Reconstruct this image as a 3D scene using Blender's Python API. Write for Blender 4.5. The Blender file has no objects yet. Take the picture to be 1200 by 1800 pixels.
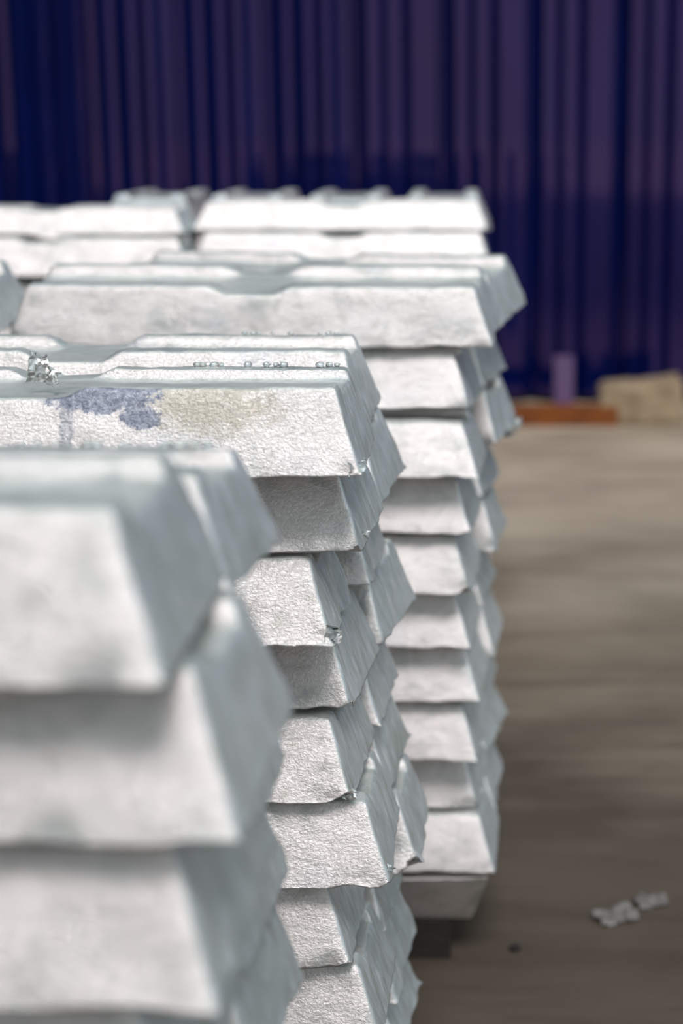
import bpy, math, random
import numpy as np
from mathutils import Vector, Matrix, noise

# ------------------------------------------------------------------ camera, sky, sun, exposure
SC = bpy.context.scene
COL = SC.collection
cam_data = bpy.data.cameras.new('camera')
cam_data.sensor_fit = 'VERTICAL'
cam_data.sensor_height = 36.0
cam_data.sensor_width = 24.0
cam_data.lens = 60.0
cam_data.shift_x = -250.0 / 1800.0
cam_data.clip_start = 0.02
cam_data.dof.use_dof = True
cam_data.dof.focus_distance = 1.195
cam_data.dof.aperture_fstop = 4.6
cam = bpy.data.objects.new('camera', cam_data)
cam.location = (0, 0, 0.86)
cam.rotation_euler = (math.radians(90 - 12.771), 0, 0)
COL.objects.link(cam)
SC.camera = cam

world = bpy.data.worlds.new('overcast_sky')
SC.world = world
world.use_nodes = True
bg = world.node_tree.nodes['Background']
bg.inputs['Color'].default_value = (0.86, 0.97, 1.0, 1)
bg.inputs['Strength'].default_value = 0.72

sun_data = bpy.data.lights.new('hazy_sun', 'SUN')
sun_data.energy = 1.85
sun_data.angle = math.radians(22)
sun_data.color = (1.0, 0.91, 0.895)
sun = bpy.data.objects.new('hazy_sun', sun_data)
sun.rotation_euler = (math.radians(33), 0, math.radians(11))
COL.objects.link(sun)

SC.view_settings.view_transform = 'Standard'
SC.view_settings.look = 'None'
SC.view_settings.gamma = 1.0
SC.view_settings.use_curve_mapping = False
SC.view_settings.exposure = 0.0

random.seed(7)
rnd = random.Random(11)


# ------------------------------------------------------------------ node helpers
class NT:
    def __init__(self, name):
        self.m = bpy.data.materials.new(name)
        self.m.use_nodes = True
        self.t = self.m.node_tree
        self.b = self.t.nodes['Principled BSDF']

    def n(self, kind, **kw):
        nd = self.t.nodes.new(kind)
        for k, v in kw.items():
            if k.startswith('i_'):
                key = k[2:]
                key = int(key) if key.isdigit() else key.replace('_', ' ')
                nd.inputs[key].default_value = v
            else:
                setattr(nd, k, v)
        return nd

    def l(self, a, b):
        self.t.links.new(a, b)

    def noise(self, vec, scale, detail=4, rough=0.55, dist=0.0):
        nd = self.n('ShaderNodeTexNoise')
        nd.inputs['Scale'].default_value = scale
        nd.inputs['Detail'].default_value = detail
        nd.inputs['Roughness'].default_value = rough
        nd.inputs['Distortion'].default_value = dist
        self.l(vec, nd.inputs['Vector'])
        return nd.outputs['Fac']

    def ramp(self, fac, stops, interp='LINEAR'):
        nd = self.n('ShaderNodeValToRGB')
        nd.color_ramp.interpolation = interp
        el = nd.color_ramp.elements
        while len(el) < len(stops):
            el.new(0.5)
        for e, (p, c) in zip(el, stops):
            e.position = p
            e.color = c if len(c) == 4 else (*c, 1)
        self.l(fac, nd.inputs['Fac'])
        return nd.outputs['Color']

    def mix(self, fac, a, b, mode='MIX'):
        nd = self.n('ShaderNodeMix', data_type='RGBA', blend_type=mode)
        if isinstance(fac, (int, float)):
            nd.inputs['Factor'].default_value = fac
        else:
            self.l(fac, nd.inputs['Factor'])
        for s, v in (('A', a), ('B', b)):
            sock = [i for i in nd.inputs if i.name == s and i.type == 'RGBA'][0]
            if isinstance(v, tuple):
                sock.default_value = (*v, 1) if len(v) == 3 else v
            else:
                self.l(v, sock)
        return [o for o in nd.outputs if o.type == 'RGBA'][0]

    def math(self, op, a, b=None, c=None, clamp=False):
        nd = self.n('ShaderNodeMath', operation=op, use_clamp=clamp)
        for i, v in enumerate((a, b, c)):
            if v is None:
                continue
            if isinstance(v, (int, float)):
                nd.inputs[i].default_value = v
            else:
                self.l(v, nd.inputs[i])
        return nd.outputs[0]

    def mapping(self, vec, scale=(1, 1, 1), loc=(0, 0, 0), rot=(0, 0, 0)):
        nd = self.n('ShaderNodeMapping')
        nd.inputs['Scale'].default_value = scale
        nd.inputs['Location'].default_value = loc
        nd.inputs['Rotation'].default_value = rot
        self.l(vec, nd.inputs['Vector'])
        return nd.outputs['Vector']


def metal(name, stained=False):
    m = NT(name)
    tc = m.n('ShaderNodeTexCoord')
    oi = m.n('ShaderNodeObjectInfo')
    off = m.n('ShaderNodeVectorMath', operation='MULTIPLY_ADD')
    m.l(oi.outputs['Random'], off.inputs[0])
    off.inputs[1].default_value = (13.7, 7.3, 4.1)
    m.l(tc.outputs['Object'], off.inputs[2])
    P = off.outputs['Vector']
    # which side of the casting: its ends carry streaks, its long sides fine wrinkles
    geo = m.n('ShaderNodeNewGeometry')
    nv = m.n('ShaderNodeVectorTransform', vector_type='NORMAL', convert_from='WORLD', convert_to='OBJECT')
    m.l(geo.outputs['True Normal'], nv.inputs[0])
    sep = m.n('ShaderNodeSeparateXYZ')
    m.l(nv.outputs[0], sep.inputs[0])
    endm = m.math('SMOOTH_MIN', m.math('MULTIPLY', m.math('SUBTRACT', m.math('ABSOLUTE', sep.outputs['X']), 0.45), 4.0, clamp=True), 1.0, 0.05)
    # colour: bright white metal, grey oxide mottling, sandy and bluish patches
    big = m.noise(P, 22, 5, 0.6, 0.4)
    mott = m.noise(m.mapping(P, (0.6, 1, 1.6)), 75, 6, 0.65, 0.6)
    c = m.ramp(big, [(0.32, (0.56, 0.58, 0.57)), (0.48, (0.83, 0.80, 0.795)), (0.75, (0.93, 0.895, 0.888))])
    oxide = m.ramp(mott, [(0.52, (0, 0, 0)), (0.70, (1, 1, 1))])
    c = m.mix(m.math('MULTIPLY', oxide, 0.55), c, (0.50, 0.51, 0.46))
    patch = m.ramp(m.noise(m.mapping(P, (1, 1, 1), (3.1, 1.7, 9.2)), 14, 4, 0.5, 0.2), [(0.60, (0, 0, 0)), (0.72, (1, 1, 1))])
    c = m.mix(m.math('MULTIPLY', patch, 0.25), c, (0.60, 0.67, 0.78))
    pits = m.ramp(m.noise(P, 210, 3, 0.6), [(0.70, (0, 0, 0)), (0.76, (1, 1, 1))])
    c = m.mix(m.math('MULTIPLY', pits, 0.55), c, (0.22, 0.21, 0.19))
    end_sky_tint = m.ramp(m.noise(m.mapping(P, (1, 2.2, 0.55), rot=(0.45, 0, 0)), 60, 5, 0.6, 0.8),
                  [(0.32, (0.46, 0.51, 0.48)), (0.45, (0.58, 0.645, 0.65)), (0.56, (0.66, 0.735, 0.78)), (0.70, (0.86, 0.91, 0.94))])
    c = m.mix(endm, c, end_sky_tint)  # cool sky light painted into the colour of the ends
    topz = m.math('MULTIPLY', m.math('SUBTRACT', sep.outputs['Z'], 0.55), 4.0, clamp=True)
    c = m.mix(m.math('MULTIPLY', topz, 0.75), c, m.mix(1.0, c, (0.84, 0.95, 0.93), 'MULTIPLY'))  # upward faces tinted with painted sky light
    if stained:
        so = m.n('ShaderNodeSeparateXYZ')
        m.l(tc.outputs['Object'], so.inputs[0])
        wob = m.noise(tc.outputs['Object'], 95, 6, 0.75)

        def blob(cx, cz, rx, rz, lo, hi):
            dx = m.math('DIVIDE', m.math('SUBTRACT', so.outputs['X'], cx), rx)
            dz = m.math('DIVIDE', m.math('SUBTRACT', so.outputs['Z'], cz), rz)
            d = m.math('ADD', m.math('MULTIPLY', dx, dx), m.math('MULTIPLY', dz, dz))
            d = m.math('ADD', d, m.math('MULTIPLY', m.math('SUBTRACT', wob, 0.5), 3.4))
            return m.ramp(d, [(lo, (1, 1, 1)), (hi, (0, 0, 0))])
        frontm = m.math('GREATER_THAN', -0.051, so.outputs['Y'])
        b1 = blob(0.050, 0.052, 0.040, 0.011, 0.75, 0.95)
        b2 = blob(0.076, 0.039, 0.016, 0.009, 0.70, 0.95)
        b3 = blob(0.026, 0.032, 0.006, 0.022, 0.45, 0.95)
        tan = blob(0.122, 0.044, 0.060, 0.019, 0.2, 1.2)
        c = m.mix(m.math('MULTIPLY', m.math('MULTIPLY', tan, frontm), 0.75), c, (0.50, 0.47, 0.39))
        bl = m.math('MAXIMUM', b1, m.math('MAXIMUM', b2, m.math('MULTIPLY', b3, 0.6)))
        bluec = m.ramp(m.noise(P, 260, 5, 0.7), [(0.35, (0.10, 0.13, 0.21)), (0.65, (0.44, 0.48, 0.57))])
        c = m.mix(m.math('MULTIPLY', m.math('MULTIPLY', bl, frontm), 0.9), c, bluec)
    m.l(c, m.b.inputs['Base Color'])
    # ends and tops set less metallic than the long sides, brightening them as sky light would
    topm = m.math('MULTIPLY', m.math('SUBTRACT', sep.outputs['Z'], 0.55), 4.0, clamp=True)
    skin = m.math('MAXIMUM', endm, m.math('MULTIPLY', topm, 0.55))
    m.l(m.math('SUBTRACT', 0.86, m.math('MULTIPLY', skin, 0.46)), m.b.inputs['Metallic'])
    r = m.math('ADD', m.math('MULTIPLY', mott, 0.24), 0.27)
    m.l(r, m.b.inputs['Roughness'])
    # relief
    wr = m.noise(m.mapping(P, (0.75, 1, 1.0)), 430, 5, 0.7, 0.35)
    wr2 = m.noise(m.mapping(P, (0.45, 1, 1.2)), 120, 6, 0.7, 0.4)
    st = m.noise(m.mapping(P, (1, 2.6, 0.4), rot=(0.45, 0, 0)), 90, 4, 0.6, 1.0)
    hsum = m.math('ADD', m.math('MULTIPLY', wr, 0.85), m.math('MULTIPLY', wr2, 0.38))
    inv = m.math('SUBTRACT', 1.0, endm)
    hh = m.math('ADD', m.math('MULTIPLY', hsum, inv), m.math('MULTIPLY', m.math('MULTIPLY', st, 0.8), endm))
    bp = m.n('ShaderNodeBump')
    m.l(m.math('ADD', 0.22, m.math('MULTIPLY', big, 0.55)), bp.inputs['Strength'])
    bp.inputs['Distance'].default_value = 0.0022
    m.l(hh, bp.inputs['Height'])
    m.l(bp.outputs['Normal'], m.b.inputs['Normal'])
    return m.m


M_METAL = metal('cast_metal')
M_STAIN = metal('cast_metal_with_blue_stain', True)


def flake_mat():
    m = NT('crumpled_metal')
    tc = m.n('ShaderNodeTexCoord')
    c = m.ramp(m.noise(tc.outputs['Object'], 150, 4), [(0.35, (0.55, 0.56, 0.54)), (0.6, (0.86, 0.88, 0.88))])
    m.l(c, m.b.inputs['Base Color'])
    m.b.inputs['Metallic'].default_value = 0.9
    m.b.inputs['Roughness'].default_value = 0.3
    return m.m


M_FLAKE = flake_mat()


def simple(name, stops, scale, rough, bump=0.3, dist=0.003, sc=(1, 1, 1), metallic=0.0):
    m = NT(name)
    tc = m.n('ShaderNodeTexCoord')
    v = m.mapping(tc.outputs['Object'], sc)
    nz = m.noise(v, scale, 6, 0.6, 0.4)
    m.l(m.ramp(nz, stops), m.b.inputs['Base Color'])
    m.b.inputs['Roughness'].default_value = rough
    m.b.inputs['Metallic'].default_value = metallic
    bp = m.n('ShaderNodeBump')
    bp.inputs['Strength'].default_value = bump
    bp.inputs['Distance'].default_value = dist
    m.l(nz, bp.inputs['Height'])
    m.l(bp.outputs['Normal'], m.b.inputs['Normal'])
    return m.m


M_TIMBER = simple('weathered_timber', [(0.3, (0.10, 0.075, 0.05)), (0.7, (0.25, 0.19, 0.13))], 30, 0.8, sc=(6, 1, 6))
M_ORANGE = simple('orange_rusty_paint', [(0.35, (0.10, 0.020, 0.004)), (0.62, (0.24, 0.065, 0.004))], 9, 0.6)
M_SACK = simple('pale_sandy_block', [(0.3, (0.22, 0.155, 0.09)), (0.65, (0.42, 0.33, 0.22))], 14, 0.9, bump=0.6)
M_YARD = simple('pale_yard_concrete', [(0.3, (0.62, 0.58, 0.54)), (0.7, (0.78, 0.74, 0.70))], 1.5, 0.9)
M_BACK = simple('dark_cladding_backing', [(0.3, (0.004, 0.006, 0.02)), (0.7, (0.006, 0.009, 0.03))], 3, 0.7)
M_PEBBLE = simple('dark_grit', [(0.3, (0.01, 0.01, 0.01)), (0.7, (0.03, 0.027, 0.024))], 60, 0.9)


def floor_mat():
    m = NT('worn_concrete')
    tc = m.n('ShaderNodeTexCoord')
    P = tc.outputs['Object']
    a = m.noise(m.mapping(P, (0.8, 1.5, 1)), 1.7, 6, 0.6, 0.3)
    b = m.noise(m.mapping(P, (0.35, 2.2, 1)), 7, 6, 0.62, 0.5)
    g = m.noise(P, 160, 4, 0.6)
    c = m.ramp(a, [(0.32, (0.125, 0.100, 0.078)), (0.55, (0.20, 0.170, 0.135)), (0.75, (0.27, 0.24, 0.195))])
    c = m.mix(m.math('MULTIPLY', m.ramp(b, [(0.45, (0, 0, 0)), (0.7, (1, 1, 1))]), 0.45), c, (0.30, 0.265, 0.215))
    c = m.mix(m.math('MULTIPLY', m.ramp(b, [(0.28, (1, 1, 1)), (0.42, (0, 0, 0))]), 0.5), c, (0.07, 0.055, 0.045))
    c = m.mix(m.math('MULTIPLY', m.ramp(g, [(0.55, (0, 0, 0)), (0.75, (1, 1, 1))]), 0.35), c, (0.36, 0.33, 0.29))
    # light falloff painted into the floor colour: darker along the stacks, lighter beyond, ragged border
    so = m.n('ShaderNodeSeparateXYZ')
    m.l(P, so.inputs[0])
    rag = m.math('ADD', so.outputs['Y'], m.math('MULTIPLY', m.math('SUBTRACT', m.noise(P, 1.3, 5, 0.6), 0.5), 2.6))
    falloff = m.ramp(m.math('DIVIDE', rag, 6.0), [(0.34, (0, 0, 0)), (0.68, (1, 1, 1))])
    c = m.mix(falloff, m.mix(1.0, c, (0.42, 0.385, 0.36), 'MULTIPLY'), m.mix(1.0, c, (2.1, 2.08, 2.0), 'MULTIPLY'))
    m.l(c, m.b.inputs['Base Color'])
    m.b.inputs['Roughness'].default_value = 0.62
    bp = m.n('ShaderNodeBump')
    bp.inputs['Strength'].default_value = 0.35
    bp.inputs['Distance'].default_value = 0.004
    m.l(m.math('ADD', m.math('MULTIPLY', g, 0.4), b), bp.inputs['Height'])
    m.l(bp.outputs['Normal'], m.b.inputs['Normal'])
    return m.m


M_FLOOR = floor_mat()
M_DULL = simple('dull_trodden_foil', [(0.35, (0.09, 0.085, 0.08)), (0.65, (0.24, 0.235, 0.23))], 60, 0.7)
M_GAP_SHADE = simple('shade_blackened_timber', [(0.3, (0.012, 0.010, 0.008)), (0.7, (0.03, 0.024, 0.018))], 30, 0.8, sc=(1, 6, 6))  # near-black colour standing in for the shade under the stack


def navy():
    m = NT('glossy_navy_sheet')
    tc = m.n('ShaderNodeTexCoord')
    nz = m.noise(m.mapping(tc.outputs['Object'], (1, 1, 0.25)), 6, 4, 0.5)
    c = m.ramp(nz, [(0.3, (0.0004, 0.0045, 0.050)), (0.7, (0.0006, 0.0065, 0.072))])
    m.l(c, m.b.inputs['Base Color'])
    m.b.inputs['Roughness'].default_value = 0.05
    m.b.inputs['IOR'].default_value = 1.5
    m.b.inputs['Specular IOR Level'].default_value = 0.62
    m.b.inputs['Specular Tint'].default_value = (1.0, 0.55, 0.90, 1)
    bp = m.n('ShaderNodeBump')
    bp.inputs['Strength'].default_value = 0.05
    bp.inputs['Distance'].default_value = 0.01
    m.l(nz, bp.inputs['Height'])
    m.l(bp.outputs['Normal'], m.b.inputs['Normal'])
    return m.m


M_NAVY = navy()


# ------------------------------------------------------------------ object helpers
def link(name, me, mat=None, parent=None, loc=None):
    o = bpy.data.objects.new(name, me)
    COL.objects.link(o)
    if mat and me and not me.materials:
        me.materials.append(mat)
    if parent is not None:
        o.parent = parent
    if loc is not None:
        o.location = loc
    return o


def tag(o, label, cat, group=None):
    o['label'] = label
    o['category'] = cat
    if group:
        o['group'] = group
    return o


def mesh(name, vs, fs, smooth=True):
    me = bpy.data.meshes.new(name)
    me.from_pydata([tuple(v) for v in vs], [], fs)
    me.update()
    if smooth:
        me.polygons.foreach_set('use_smooth', [True] * len(me.polygons))
    return me


def box_grid(A, B, C):
    """Surface of a box on grid lines A, B, C: vertex list and quads."""
    idx, vs, fs = {}, [], []

    def v(i, j, k):
        key = (i, j, k)
        if key not in idx:
            idx[key] = len(vs)
            vs.append((A[i], B[j], C[k]))
        return idx[key]
    na, nb, nc = len(A) - 1, len(B) - 1, len(C) - 1
    for i in range(na):
        for j in range(nb):
            fs.append((v(i, j, 0), v(i, j + 1, 0), v(i + 1, j + 1, 0), v(i + 1, j, 0)))
            fs.append((v(i, j, nc), v(i + 1, j, nc), v(i + 1, j + 1, nc), v(i, j + 1, nc)))
    for i in range(na):
        for k in range(nc):
            fs.append((v(i, 0, k), v(i + 1, 0, k), v(i + 1, 0, k + 1), v(i, 0, k + 1)))
            fs.append((v(i, nb, k), v(i, nb, k + 1), v(i + 1, nb, k + 1), v(i + 1, nb, k)))
    for j in range(nb):
        for k in range(nc):
            fs.append((v(0, j, k), v(0, j, k + 1), v(0, j + 1, k + 1), v(0, j + 1, k)))
            fs.append((v(na, j, k), v(na, j + 1, k), v(na, j + 1, k + 1), v(na, j, k + 1)))
    return np.array(vs, float), fs


L, W, H = 0.46, 0.150, 0.0567
END_IN, SIDE_IN = 0.019, 0.0225
GROOVE, LIPS = 0.0085, 0.0


def sm(x, a, b):
    t = np.clip((x - a) / (b - a), 0, 1)
    return t * t * (3 - 2 * t)


def lines(half, r, step, extra=()):
    s = set([-half, half, -half + r * .4, half - r * .4, -half + r, half - r])
    n = int(2 * (half - r) / step)
    for i in range(1, n):
        s.add(-half + r + i * 2 * (half - r) / n)
    for e in extra:
        s.add(e)
        s.add(-e)
    s = sorted(s)
    out = [s[0]]
    for x in s[1:]:
        if x - out[-1] > 0.0012:
            out.append(x)
    out[-1] = half
    return out


def ingot_mesh(seed, fine=1.0, rough=1.0, sx=1.0, chip=0.0):
    """A cast metal pig: wide flat foot, sloping sides and ends, a lengthwise groove and a cross notch on top."""
    r = 0.0036
    A = lines(L / 2, r, 0.0095 / fine, (0.024, 0.034, 0.044))
    B = lines(W / 2, r, 0.0075 / fine, (0.0395, 0.050, 0.045))
    C = [0, r * .4, r] + [r + (H - 2 * r) * i / (8 * fine) for i in range(1, int(8 * fine))] + [H - r, H - r * .4, H]
    V, F = box_grid(A, B, C)
    # rounded box
    lim = np.array([L / 2 - r, W / 2 - r, 0])
    inner = V.copy()
    inner[:, 0] = np.clip(V[:, 0], -lim[0], lim[0])
    inner[:, 1] = np.clip(V[:, 1], -lim[1], lim[1])
    inner[:, 2] = np.clip(V[:, 2], 0.0012, H - r)
    d = V - inner
    n = np.linalg.norm(d, axis=1)
    ok = n > 1e-9
    rr = np.where(V[:, 2] < r, 0.0012 + 0 * n, r)
    lowedge = V[:, 2] < r
    V2 = V.copy()
    hi = ok & ~lowedge
    V2[hi] = inner[hi] + d[hi] / n[hi][:, None] * r
    V = V2
    x, y, z = V[:, 0].copy(), V[:, 1].copy(), V[:, 2].copy()
    rg = random.Random(seed)
    gd = GROOVE * rg.uniform(0.85, 1.2)
    groove = 1 - sm(np.abs(y), 0.040, 0.049)
    notch = 1 - sm(np.abs(x), 0.024, 0.043)
    crown = 0.0016 * (1 - (y / (W / 2)) ** 2)
    top = H + crown * 0.6 - gd * np.maximum(groove, notch * 0.9)
    z = z * top / H
    x = x * (1 - END_IN / (L / 2) * z / H) * sx
    y = y * (1 - SIDE_IN / (W / 2) * z / H)
    V = np.stack([x, y, z], 1)
    so = Vector((rg.uniform(-50, 50), rg.uniform(-50, 50), rg.uniform(-50, 50)))
    for i in range(len(V)):
        p = Vector(V[i])
        a = noise.noise_vector(p * 28 + so)
        b = noise.noise_vector(p * 95 + so * 2)
        e = noise.noise(p * 60 + so * 3)
        q = p + a * 0.0011 * rough + b * 0.00055 * rough
        low = max(0.0, 1 - p.z / 0.013)
        if low > 0:
            out = Vector((p.x, p.y * 2.2, 0))
            edge = max(abs(p.x) / (L / 2), abs(p.y) / (W / 2))
            if edge > 0.93:
                corner = min(abs(p.x) / (L / 2), abs(p.y) / (W / 2))
                k = low * (1.0 + 2.2 * max(0, corner - 0.85) / 0.15)
                dirn = Vector((math.copysign(1, p.x) if abs(p.x) / (L / 2) > 0.96 else 0,
                               math.copysign(1, p.y) if abs(p.y) / (W / 2) > 0.93 else 0, 0))
                q += dirn * (0.0016 * e * k * rough - 0.0006 * k)
                q.z += max(0.0, noise.noise(p * 34 + so * 4)) * 0.0042 * low * rough
        q.z = max(q.z, 0.0)
        if chip:
            dc = math.hypot(p.x - L / 2, (p.y + W / 2) * 1.2) + 0.004 * e
            if dc < chip:
                lift = (chip - dc) * 0.75
                q.z = max(q.z, lift) if p.z < lift else q.z
        V[i] = q
    me = mesh('metal_ingot', V, F)
    me.materials.append(M_METAL)
    return me


# shared castings for the hidden rows, own castings for the ones in front
POOL = [ingot_mesh(900 + i, 0.6) for i in range(6)]
_count = [0]


def ingot(x_right, y_front, z, label, group=None, own=None, yaw=0.0, tilt=0.0, along_y=False, flip=False, sx=1.0, rough=1.0, fine=1.0, mat=None, sz=1.0, lx=1.0, chip=0.0):
    """x_right: the right end of the foot; y_front: its front edge; tilt > 0 raises the rear edge."""
    _count[0] += 1
    me = ingot_mesh(own, fine, rough, chip=chip) if own else POOL[_count[0] % len(POOL)]
    o = link('metal_ingot', me)
    if mat:
        me.materials.clear()
        me.materials.append(mat)
    if along_y:
        base = Matrix.Translation((x_right - W * sx / 2, y_front + L * lx / 2, z)) @ Matrix.Rotation(math.radians(90 + yaw), 4, 'Z') @ Matrix.Diagonal((lx, sx, sz, 1))
    elif flip:
        base = Matrix.Translation((x_right - L / 2, y_front + W / 2, z + H)) @ Matrix.Rotation(math.radians(yaw), 4, 'Z') @ Matrix.Rotation(math.pi, 4, 'X')
    else:
        base = (Matrix.Translation((x_right, y_front, z)) @ Matrix.Rotation(math.radians(yaw), 4, 'Z')
                @ Matrix.Rotation(math.radians(tilt), 4, 'X') @ Matrix.Translation((-L * lx / 2, W / 2, 0)) @ Matrix.Diagonal((lx, 1, sz, 1)))
    o.matrix_world = base
    tag(o, label, 'ingot', group)
    return o


# ------------------------------------------------------------------ setting
def quad(name, x0, x1, y0, y1, z, mat):
    nx, ny = 2, 2
    vs = [(x0, y0, z), (x1, y0, z), (x1, y1, z), (x0, y1, z), (x0, y0, z - .1), (x1, y0, z - .1), (x1, y1, z - .1), (x0, y1, z - .1)]
    fs = [(0, 1, 2, 3), (4, 7, 6, 5), (0, 4, 5, 1), (1, 5, 6, 2), (2, 6, 7, 3), (3, 7, 4, 0)]
    o = link(name, mesh(name, vs, fs, False), mat)
    o['kind'] = 'structure'
    return o


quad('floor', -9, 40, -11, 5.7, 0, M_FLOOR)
quad('yard_pavement', -40, 40, -70, -11.0, -0.002, M_YARD)

WALL_Y, PER, HT = 5.36, 0.268, 4.2
# one period of the pressed sheet: a deep V rib, then a pan with two shallow ribs
PROF = [(0.00, 0.0), (0.035, 0.036), (0.105, 0.044), (0.175, 0.036), (0.21, 0.0), (0.28, -0.0008), (0.355, 0.0), (0.40, 0.016), (0.445, 0.0),
        (0.52, -0.0011), (0.605, 0.0), (0.66, 0.019), (0.715, 0.0), (0.80, 0.0008), (0.90, -0.001)]
wall = quad('wall_back', -8.2, 8.2, WALL_Y + 0.08, WALL_Y + 0.14, HT, M_BACK)
for v in wall.data.vertices:
    if v.co.z < HT - 0.01:
        v.co.z = 0.0


def sheet_mesh(nper):
    pts = []
    for k in range(nper):
        for (u, dpt) in PROF:
            pts.append(((k + u) * PER, dpt))
    pts.append((nper * PER, 0.0))
    vs, fs = [], []
    zs = [0.02, 1.0, 2.0, HT]
    for z in zs:
        for (x, dp) in pts:
            vs.append((x, dp, z))
    n = len(pts)
    for j in range(len(zs) - 1):
        for i in range(n - 1):
            fs.append((j * n + i, j * n + i + 1, (j + 1) * n + i + 1, (j + 1) * n + i))
    return mesh('wall_sheet', vs, fs, False)


SHEET = sheet_mesh(4)
SHEET.materials.append(M_NAVY)
x = -8.0 + 0.085
k = 0
while x < 7.6:
    s = link('wall_sheet', SHEET, None, wall)
    s.location = (x, WALL_Y + (0.003 if k % 2 else 0.0), 0)
    s.rotation_euler = (0, 0, math.radians(rnd.uniform(-0.25, 0.25)))
    x += 4 * PER
    k += 1

side = quad('unseen_dark_wall', -3.9, -3.75, -11.0, WALL_Y, HT, M_BACK)  # unseen dark wall added to darken the sheet reflections on the left
for v in side.data.vertices:
    if v.co.z < HT - 0.01:
        v.co.z = 0.0

# ------------------------------------------------------------------ the stacks
ORD = ['topmost', 'second', 'third', 'fourth', 'fifth', 'sixth', 'seventh', 'eighth', 'ninth', 'tenth']


def bearers(xr, yf, depth, z, where, n=3):
    for i in range(n):
        b = 0.07
        xx = xr - 0.13 - i * 0.12
        vs, fs = box_grid([xx - b / 2, xx - b / 2 + .006, xx + b / 2 - .006, xx + b / 2], [yf + .012, yf + .03, yf + depth - .03, yf + depth - .012], [0, .006, z - .006, z])
        o = link('timber_bearer', mesh('timber_bearer', vs, fs, False), M_TIMBER)
        tag(o, 'timber bearer on the floor under ' + where, 'timber', 'timber bearers under ' + where)


# near stack, out of focus at the left
S1F = [(-0.105, 0.536, 0.678), (-0.083, 0.546, 0.618), (-0.0915, 0.540, 0.558), (-0.107, 0.538, 0.498)]
S1R = [-0.101, -0.118, -0.101, -0.101, -0.096]
S1F_L = ['big blurred topmost ingot of the near left stack, front row',
         'blurred ingot second down in the near left stack, front row, chipped',
         'blurred ingot third down in the near left stack, front row, below the dark crevice',
         'blurred ingot fourth down in the near left stack, front row']
S1R_L = ['blurred topmost ingot of the near left stack, rear row, with metal beads on its top',
         'blurred rear row ingot second down in near left stack, set back under the top one',
         'blurred rear row ingot third down in near left stack, its tip by the focused ingots',
         'blurred rear row ingot fourth down in near left stack, ragged lower corner',
         'blurred rear row ingot fifth down in near left stack, lowest end in view']
first_rear = None
for i in range(10):
    z = 0.678 - 0.06 * i
    if i < 4:
        xr, yf, _ = S1F[i]
        ingot(xr, yf, z, S1F_L[i], own=100 + i, yaw=0.0 if i == 0 else -1.0, rough=1.2, fine=1.2, sz=0.94 if i == 2 else 1.0)
    else:
        ingot(-0.10 + rnd.uniform(-.012, .012), 0.54 + rnd.uniform(-.01, .01), z, 'ingot low in the front row of the near left stack', 'lower front ingots of the near stack')
    if i < 5:
        o = ingot(S1R[i] - 0.006, 0.541 + 0.157, z - 0.012, S1R_L[i], own=120 + i, tilt=-4.5, rough=1.5, yaw=-2.0, sz=0.86 if i == 0 else 1.0)
        if i == 0:
            first_rear = o
    else:
        ingot(-0.10 + rnd.uniform(-.012, .012), 0.541 + 0.157, z - 0.012, 'ingot low in the rear row of the near left stack', 'lower rear ingots of the near stack', tilt=-4.5)
bearers(-0.10, 0.54, 0.30, 0.118, 'the near left stack')

# middle stack, in focus
S2F = [(-0.079, 1.089), (-0.083, 1.126), (-0.100, 1.105), (-0.093, 1.149), (-0.091, 1.122), (-0.065, 1.114), (-0.094, 1.110), (-0.072, 1.102), (-0.085, 1.115), (-0.085, 1.115)]
S2R = [-0.086, -0.066, -0.083, -0.058, -0.074, -0.064, -0.048, -0.069, -0.060, -0.057]
S2RY = [0, 0, -0.012, 0.003, 0, 0, -0.01, 0, 0, 0]
S2F_L = ['sharp topmost ingot of the middle stack with a blue stain on its front',
         'sharp ingot second from top in the middle stack, front row, shadowed upper edge',
         'sharp ingot third from top in the middle stack, crumpled lower right corner',
         'sharp ingot fourth from top in the middle stack, under the crumpled one',
         'sharp ingot fifth from top in the middle stack, chipped lower right corner',
         'sharp ingot sixth from top in the middle stack, widest below the chipped one',
         'sharp ingot seventh from top in the middle stack',
         'sharp ingot eighth from top in the middle stack, lowest front face showing',
         'ninth ingot down the front row of the middle stack', 'tenth ingot down the front row of the middle stack']
S2R_L = ['topmost rear row ingot of the middle stack, behind the blue stained ingot',
         'rear row ingot second down in the middle stack, sharp pointed corner',
         'rear row ingot third down in the middle stack, with a dark gap below',
         'rear row ingot fourth down in the middle stack, large slanted end beside the dark gap',
         'rear row ingot fifth down in the middle stack, thin white sliver of its front showing',
         'rear row ingot sixth down in the middle stack, broad smooth grey end',
         'rear row ingot seventh down in the middle stack, sandy triangular front',
         'rear row ingot eighth down in the middle stack, grey end below the sticking out one',
         'rear row ingot ninth down in the middle stack, bright corner near bottom edge',
         'rear row ingot tenth down in the middle stack, ragged end next to dark floor']
S2YAW = [(0.0, -0.5), (-3.0, -5.0), (0.0, -1.0), (-4.5, -8.0), (-2.5, -2.5), (0.0, -4.0), (-1.0, -0.8), (-1.0, -4.0), (-1, -4), (-1, -4)]
S2CHIP = [0, 0.008, 0.006, 0.012, 0.017, 0.006, 0.010, 0, 0, 0]
top2 = None
rear2 = None
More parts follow.
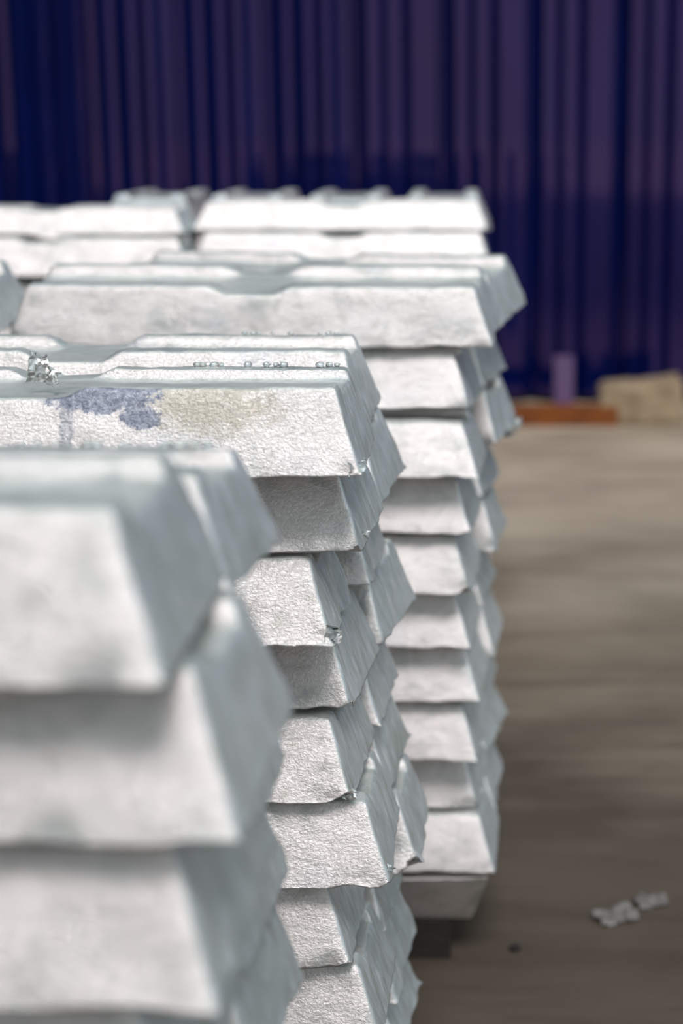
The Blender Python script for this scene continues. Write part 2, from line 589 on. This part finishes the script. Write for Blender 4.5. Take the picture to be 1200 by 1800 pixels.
for i in range(10):
    z = 0.635 - 0.06 * i
    xr, yf = S2F[i]
    fy = S2YAW[i][0]
    o = ingot(xr, yf, z, S2F_L[i], own=200 + i, rough=1.0 if i != 2 else 1.7, fine=1.6 if i < 8 else 0.8, mat=M_STAIN if i == 0 else None,
              yaw=fy, lx=0.95 if i == 0 else 1.0, chip=S2CHIP[i], sz=0.965 if i in (4, 6) else 1.0)
    if i == 0:
        top2 = o
    yr = 1.119 + 0.157 + S2RY[i]
    yr = max(yr, yf + W + 0.003)
    ry = S2YAW[i][1]
    o = ingot(S2R[i] - W * math.sin(math.radians(-ry)), yr, z, S2R_L[i], own=220 + i, rough=1.4, fine=1.2, yaw=ry, chip=0.022 if i == 6 else 0.0)
    if i == 0:
        rear2 = o
for j, yy in enumerate((1.115, 1.274)):
    ingot(-0.09, yy, 0.035, 'upside down foot ingot at the bottom of the middle stack', 'foot ingots of the middle stack', flip=True)
bearers(-0.09, 1.115, 0.30, 0.035, 'the middle stack')

# tall stack behind, bright faces at the right
S3F = [(0.010, 1.677), (-0.013, 1.666), (-0.004, 1.624), (-0.012, 1.641), (-0.012, 1.634), (-0.013, 1.645), (-0.003, 1.651), (-0.006, 1.644), (-0.005, 1.666), (0.013, 1.637)]
S3R = [0.051, 0.028, 0.042, 0.020, 0.028, 0.014, 0.024, 0.018, 0.030, 0.024]
S3F_L = ['long white topmost ingot of the back right stack, top notched at mid length',
         'white ingot second from top in the back right stack, above the black gap',
         'white third ingot from top of the back right stack, below the black gap',
         'white ingot fourth from top in the back right stack, front row, chipped lower corner',
         'white ingot fifth from top in the back right stack, front row',
         'white ingot sixth from top in the back right stack, front row',
         'white ingot seventh from top in the back right stack, front row, shadow along its top',
         'white ingot eighth from top in the back right stack, front row, bluish lower left',
         'white ingot ninth from top in the back right stack, front row, smallest visible face',
         'white ingot tenth from top in the back right stack, lowest of those standing upright']
S3R_L = ['topmost rear row ingot of the back right stack, pointed end against the navy wall',
         'rear row ingot second down in the back right stack, small end against the navy wall',
         'rear row ingot third down in the back right stack, curled burr beside the orange beam',
         'rear row ingot fourth down in the back right stack, dull end above a white sliver',
         'rear row ingot fifth down in the back right stack, white sliver of its front showing',
         'rear row ingot sixth down in the back right stack, dull end between two white slivers',
         'rear row ingot seventh down in the back right stack, lowest white sliver',
         'rear row ingot eighth down in the back right stack, dull end below the white slivers',
         'rear row ingot ninth down in the back right stack, ragged bright burr over floor',
         'rear row ingot tenth down in the back right stack, lowest ragged end']
S3YAW = [(-3.0, -13.5), (-5, -11), (-3, -11), (-4, -8), (-4, -5), (-4, -6), (-4, -4), (-4, -6), (-4, -10), (-2, -4)]
curl = None
for i in range(10):
    z = 0.645 - 0.06 * i
    xr, yf = S3F[i]
    fy, ry = S3YAW[i]
    ingot(xr, yf, z, S3F_L[i], own=300 + i, yaw=fy, tilt=8.0 if i == 0 else 0.0, rough=1.1, sz=0.90 if i == 2 else 0.98, chip=0.010 if i in (3, 4) else 0.0, lx=1.065 if i == 0 else 1.0)
    yr = 1.648 + 0.157
    yr = max(yr, yf + W + 0.003)
    o = ingot(S3R[i] - W * math.sin(math.radians(-ry)), yr, z, S3R_L[i], own=320 + i, yaw=ry, tilt=6.5 if i == 0 else 0.0, rough=1.6)
    if i == 2:
        curl = o
ingot(0.006, 1.638, 0.043, 'dark upside down foot ingot at the bottom of the back right stack', own=340, flip=True)
ingot(0.006, 1.795, 0.043, 'upside down foot ingot behind the front one of the back right stack', flip=True)
for yb, lb in ((1.695, 'timber bearer coloured black as gap shade across the front under the back right stack'), (1.885, 'timber bearer coloured black as gap shade across the rear under the back right stack')):
    vs, fs = box_grid([-0.42, -0.414, -0.041, -0.035], [yb - .038, yb - .033, yb + .033, yb + .038], [0, .004, .039, .043])
    o = link('timber_bearer', mesh('timber_bearer', vs, fs, False), M_GAP_SHADE)
    tag(o, lb, 'timber')

# its neighbour on the left: only one end shows in the gap
for i in range(10):
    z = 0.645 - 0.06 * i
    if i == 0:
        ingot(-0.503, 1.76, z, 'dark ended ingot in the gap left of the long white top ingot', own=360, tilt=7.0)
    else:
        ingot(-0.505 + rnd.uniform(-.01, .005), 1.70, z, 'ingot lower down in the stack left of the back right stack', 'ingots of the left neighbour stack')
ingot(-0.505, 1.70, 0.043, 'upside down foot ingot of the left neighbour stack', flip=True)
bearers(-0.52, 1.70, 0.15, 0.043, 'the left neighbour stack', 2)

# far stacks
ZA = 0.642
ingot(0.013, 2.62, ZA, 'far ingot in the row behind, right of the narrow dark joint', own=400)
ingot(-0.450, 2.62, ZA - 0.008, 'far ingot in the row behind, left of the narrow dark joint', own=401)
ingot(0.008, 2.68, ZA + 0.0595, 'far ingot on top, lying lengthwise before the four end on ingots', own=421, sz=0.74)
ingot(-0.468, 2.70, ZA + 0.0515, 'far ingot on top at the left, lower than the four end on ingots', own=420, sz=0.70)
for q, nm in enumerate(['leftmost', 'second', 'third', 'rightmost']):
    ingot(-0.472 + 0.1615 * q, 2.852, 0.691, 'far ingot seen end on under the navy wall, %s of the four' % nm, own=410 + q, along_y=True, sx=1.07, lx=0.62)
for i in range(1, 10):
    for xr in (0.013, -0.450):
        ingot(xr + rnd.uniform(-.004, .002), 2.62, ZA - 0.0602 * i - 0.008, 'ingot lower down in the first row of the far stacks', 'lower ingots of the far stacks')
for i in range(0, 10):
    for xr in (0.013, -0.450):
        ingot(xr + rnd.uniform(-.004, .002), 2.86, 0.630 - 0.0602 * i, 'ingot in the second row of the far stacks', 'second row ingots of the far stacks')
        ingot(xr + rnd.uniform(-.004, .002), 3.018, 0.630 - 0.0602 * i, 'ingot in the last row of the far stacks', 'last row ingots of the far stacks')
bearers(0.0, 2.62, 0.15, 0.092, 'the far right stack', 3)
bearers(-0.475, 2.62, 0.15, 0.092, 'the far left stack', 3)
bearers(0.0, 2.86, 0.30, 0.088, 'the rear far right stack', 3)
bearers(-0.475, 2.86, 0.30, 0.088, 'the rear far left stack', 3)


# ------------------------------------------------------------------ small pieces on the ingots
def lump(seed, r, flat=0.7):
    rg = random.Random(seed)
    vs, fs = [], []
    nu, nv = 10, 6
    so = Vector((rg.uniform(-9, 9),) * 3)
    for j in range(1, nv):
        for i in range(nu):
            th, ph = 2 * math.pi * i / nu, math.pi * j / nv
            p = Vector((math.sin(ph) * math.cos(th), math.sin(ph) * math.sin(th), math.cos(ph)))
            k = 1 + 0.35 * noise.noise(p * 1.6 + so)
            vs.append(p * r * k)
    vs.append(Vector((0, 0, r)))
    vs.append(Vector((0, 0, -r)))
    vs = [(v.x, v.y, v.z * flat) for v in vs]
    for j in range(nv - 2):
        for i in range(nu):
            a, b = j * nu + i, j * nu + (i + 1) % nu
            fs.append((a, a + nu, b + nu, b))
    t = len(vs) - 2
    for i in range(nu):
        fs.append((t, i, (i + 1) % nu))
        fs.append((t + 1, (nv - 2) * nu + (i + 1) % nu, (nv - 2) * nu + i))
    return mesh('metal_bead', vs, fs)


BEADS = [lump(i, 0.0026) for i in range(4)]
for m_ in BEADS:
    m_.materials.append(M_METAL)


def beads(par, spots, scale=1.0):
    for i, (lx, ly) in enumerate(spots):
        b = link('metal_bead', BEADS[i % 4], None, par)
        b.location = (lx, ly, H + 0.0016)
        s = scale * rnd.uniform(0.75, 1.25)
        b.scale = (s * 1.2, s, s)
        b.rotation_euler = (0, 0, rnd.uniform(0, 6))


beads(top2, [(0.098, 0.047), (0.102, 0.046), (0.106, 0.048), (0.111, 0.047), (0.116, 0.0465), (0.150, 0.047), (0.157, 0.048), (0.163, 0.0465), (0.190, 0.047), (0.197, 0.048), (0.203, 0.047), (0.136, 0.048)], 1.0)
beads(rear2, [(0.120, 0.047), (0.127, 0.048), (0.132, 0.047), (0.158, 0.048), (0.182, 0.047), (0.189, 0.047), (0.195, 0.048), (0.143, 0.048)], 0.8)
beads(first_rear, [(0.105, 0.046), (0.112, 0.048), (0.121, 0.047), (0.128, 0.046), (0.137, 0.048), (0.143, 0.046), (0.156, 0.048), (0.165, 0.046), (0.176, 0.047), (0.183, 0.046), (0.189, 0.048), (0.197, 0.046)], 1.0)


def crumple(seed, w, hgt, fold, th=0.0006, nx=9, ny=9, amp=0.25):
    """A crumpled scrap of thin skin: a folded, buckled sheet with real thickness."""
    rg = random.Random(seed)
    so = Vector((rg.uniform(-9, 9), rg.uniform(-9, 9), rg.uniform(-9, 9)))
    top = []
    for j in range(ny):
        for i in range(nx):
            u, v = i / (nx - 1) - 0.5, j / (ny - 1)
            rim = 1 + 0.28 * noise.noise(Vector((math.atan2(v - .5, u) * 1.3, seed, 0)))
            px_, pz_ = u * w * rim, v * hgt * rim
            ang = fold * max(0.0, u)
            y_ = -abs(u) * w * 0.6 * math.sin(ang) - 0.12 * hgt * math.sin(v * 2.6)
            nv = noise.noise_vector(Vector((u * 3, v * 3, 0)) + so)
            ridg = abs(noise.noise(Vector((u * 4, v * 3.2, 3)) + so))
            top.append(Vector((px_ + nv.x * w * amp * .5, y_ + ridg * w * amp * 1.6 + nv.y * w * amp, max(0.0, pz_ + nv.z * hgt * amp * .5))))
    vs = [tuple(p) for p in top] + [(p.x, p.y + th, p.z) for p in top]
    n = nx * ny
    fs = []
    for j in range(ny - 1):
        for i in range(nx - 1):
            a = j * nx + i
            fs.append((a, a + 1, a + nx + 1, a + nx))
            fs.append((n + a, n + a + nx, n + a + nx + 1, n + a + 1))
    ring = [i for i in range(nx)] + [j * nx + nx - 1 for j in range(1, ny)] + [(ny - 1) * nx + i for i in range(nx - 2, -1, -1)] + [j * nx for j in range(ny - 2, 0, -1)]
    for a, b in zip(ring, ring[1:] + ring[:1]):
        fs.append((a, n + a, n + b, b))
    return mesh('metal_flake', vs, fs, False)


fl = link('metal_flake', crumple(3, 0.012, 0.020, 1.6, nx=8, ny=9), M_FLAKE)
fl.location = (-0.298, 1.122, 0.6935)
fl.rotation_euler = (0.15, 0.1, math.radians(52))
tag(fl, 'crumpled metal flake standing on the blue stained topmost ingot', 'flake')
f2 = link('flake_lobe', crumple(8, 0.014, 0.011, 2.2, nx=8, ny=7, amp=0.35), M_FLAKE, fl)
f2.location = (0.006, -0.007, 0.0)
f2.rotation_euler = (-0.3, 0.2, math.radians(-70))


def burr(par, lx, ly, lz, seed, s, rot, w=0.012, h=0.009):
    b = link('burr', crumple(seed, w * s, h * s, 2.0, nx=7, ny=6, amp=0.35), M_METAL, par)
    b.location = (lx, ly, lz)
    b.rotation_euler = rot
    return b


things = [o for o in COL.objects if o.parent is None and o.name.startswith('metal_ingot')]
lab = {o['label']: o for o in things}
burr(lab[S2F_L[0]], L / 2 - 0.006, -W / 2 + 0.006, 0.001, 21, 1.0, (0.2, 0, 0.9))
burr(lab[S2F_L[0]], L / 2 - 0.002, -W / 2 + 0.014, 0.004, 22, 0.8, (0.4, 0.3, 1.6))
burr(lab[S2F_L[1]], L / 2 - 0.003, -W / 2 + 0.03, 0.003, 23, 0.8, (0.3, 0.3, 1.5))
burr(lab[S2F_L[2]], L / 2 - 0.016, -W / 2 + 0.003, 0.002, 24, 1.5, (-0.2, 0, 0.2), 0.020, 0.008)
burr(lab[S2F_L[2]], L / 2 - 0.004, -W / 2 + 0.006, 0.003, 25, 1.0, (0.2, 0.3, 0.9))
burr(lab[S2F_L[5]], L / 2 - 0.003, -W / 2 + 0.012, 0.006, 26, 0.7, (0.4, 0.3, 1.4))
burr(lab[S2F_L[4]], L / 2 - 0.005, -W / 2 + 0.008, 0.001, 27, 0.8, (0.4, 0.3, 1.0))
# curled skin on the third rear ingot of the tall stack
vs, fs = [], []
NS = 12
for j, yy in enumerate((0.0, 0.03)):
    for i in range(NS + 1):
        a = -1.9 + 2.3 * i / NS
        for rr in (0.014, 0.0115):
            vs.append((rr * math.cos(a), yy, rr * math.sin(a)))
m2 = 2 * (NS + 1)
for i in range(NS):
    a = 2 * i
    fs += [(a, a + 2, m2 + a + 2, m2 + a), (a + 1, m2 + a + 1, m2 + a + 3, a + 3), (a, a + 1, a + 3, a + 2), (m2 + a, m2 + a + 2, m2 + a + 3, m2 + a + 1)]
fs += [(0, m2, m2 + 1, 1), (2 * NS, 2 * NS + 1, m2 + 2 * NS + 1, m2 + 2 * NS)]
c = link('curled_skin', mesh('curled_skin', vs, fs), M_METAL, curl)
c['label'] = 'thin curled metal burr'
c.location = (L / 2 - 0.008, -W / 2 + 0.10, 0.004)

# ------------------------------------------------------------------ at the foot of the wall and on the floor
V, F = box_grid([-0.34, -0.33, -0.1, 0.1, 0.384, 0.392], [0, 0.008, 0.05, 0.058], [0, 0.006, 0.052, 0.058])
for i in range(len(V)):
    V[i] += np.array(noise.noise_vector(Vector(V[i] * 9))) * 0.003
    V[i][2] = max(V[i][2], 0)
beam = link('orange_beam', mesh('orange_beam', V, F, False), M_ORANGE, loc=(0.0, 4.925, 0))
tag(beam, 'rusty orange beam lying on the floor along the navy wall', 'beam')

V, F = box_grid([-0.030, -0.027, 0.027, 0.030], [0, 0.002, 0.010, 0.012], [0, 0.003, 0.06, 0.13, 0.152, 0.156])  # thin mauve strip leaning at the wall's foot
M_MAUVE = simple('mauve_tone', [(0.3, (0.10, 0.055, 0.15)), (0.7, (0.15, 0.085, 0.21))], 12, 0.5)
off = link('leaning_strip', mesh('leaning_strip', V, F, False), M_MAUVE, loc=(0.252, 5.315, 0))
off.rotation_euler = (math.radians(-8), 0, 0)
tag(off, 'short mauve strip leaning on the navy wall behind the orange beam', 'board')

lo, hi = -0.125, 0.125
V, F = box_grid(list(np.linspace(lo, hi, 15)), list(np.linspace(-0.08, 0.08, 9)), list(np.linspace(0, 0.125, 8)))
for i in range(len(V)):
    x_, y_, z_ = V[i]
    hgt = 0.88 + 0.16 * (x_ - lo) / (hi - lo) - 0.3 * max(0, (-0.085 - x_) / 0.04) ** 2 * 0.4
    z2 = z_ * hgt
    p = Vector((x_, y_, z2))
    nv = noise.noise_vector(p * 16 + Vector((3, 1, 7))) * 0.009 + noise.noise_vector(p * 50) * 0.003
    q = p + nv
    q.x *= 1 - 0.06 * z_ / 0.125
    q.z = max(0, q.z)
    V[i] = q
blk = link('broken_block', mesh('broken_block', V, F), M_SACK, loc=(0.462, 5.02, 0))
tag(blk, 'pale sandy broken block on the floor against the navy wall', 'block')

for i, (fx, fy, s, lb) in enumerate([(0.150, 1.735, 1.0, 'larger dull foil scrap flat on the bare concrete, nearer the stacks'), (0.192, 1.775, 0.8, 'smaller bright foil scrap flat on the bare concrete, away from the stacks')]):
    me = crumple(40 + i, 0.045 * s, 0.03 * s, 0.3, nx=9, ny=8, amp=0.12)
    o = link('foil_scrap', me, M_DULL)
    o.rotation_euler = (math.radians(-90), 0, math.radians(20))
    o.location = (fx, fy, 0.004)
    bpy.context.view_layer.update()
    zmin = min((o.matrix_world @ v.co).z for v in me.vertices)
    o.location.z += 0.0004 - zmin
    tag(o, lb, 'scrap')
pb = link('grit_lump', lump(77, 0.006, 0.6), M_PEBBLE, loc=(0.0335, 1.676, 0.003))
tag(pb, 'tiny dark lump of grit on the concrete beside the back right stack', 'grit')
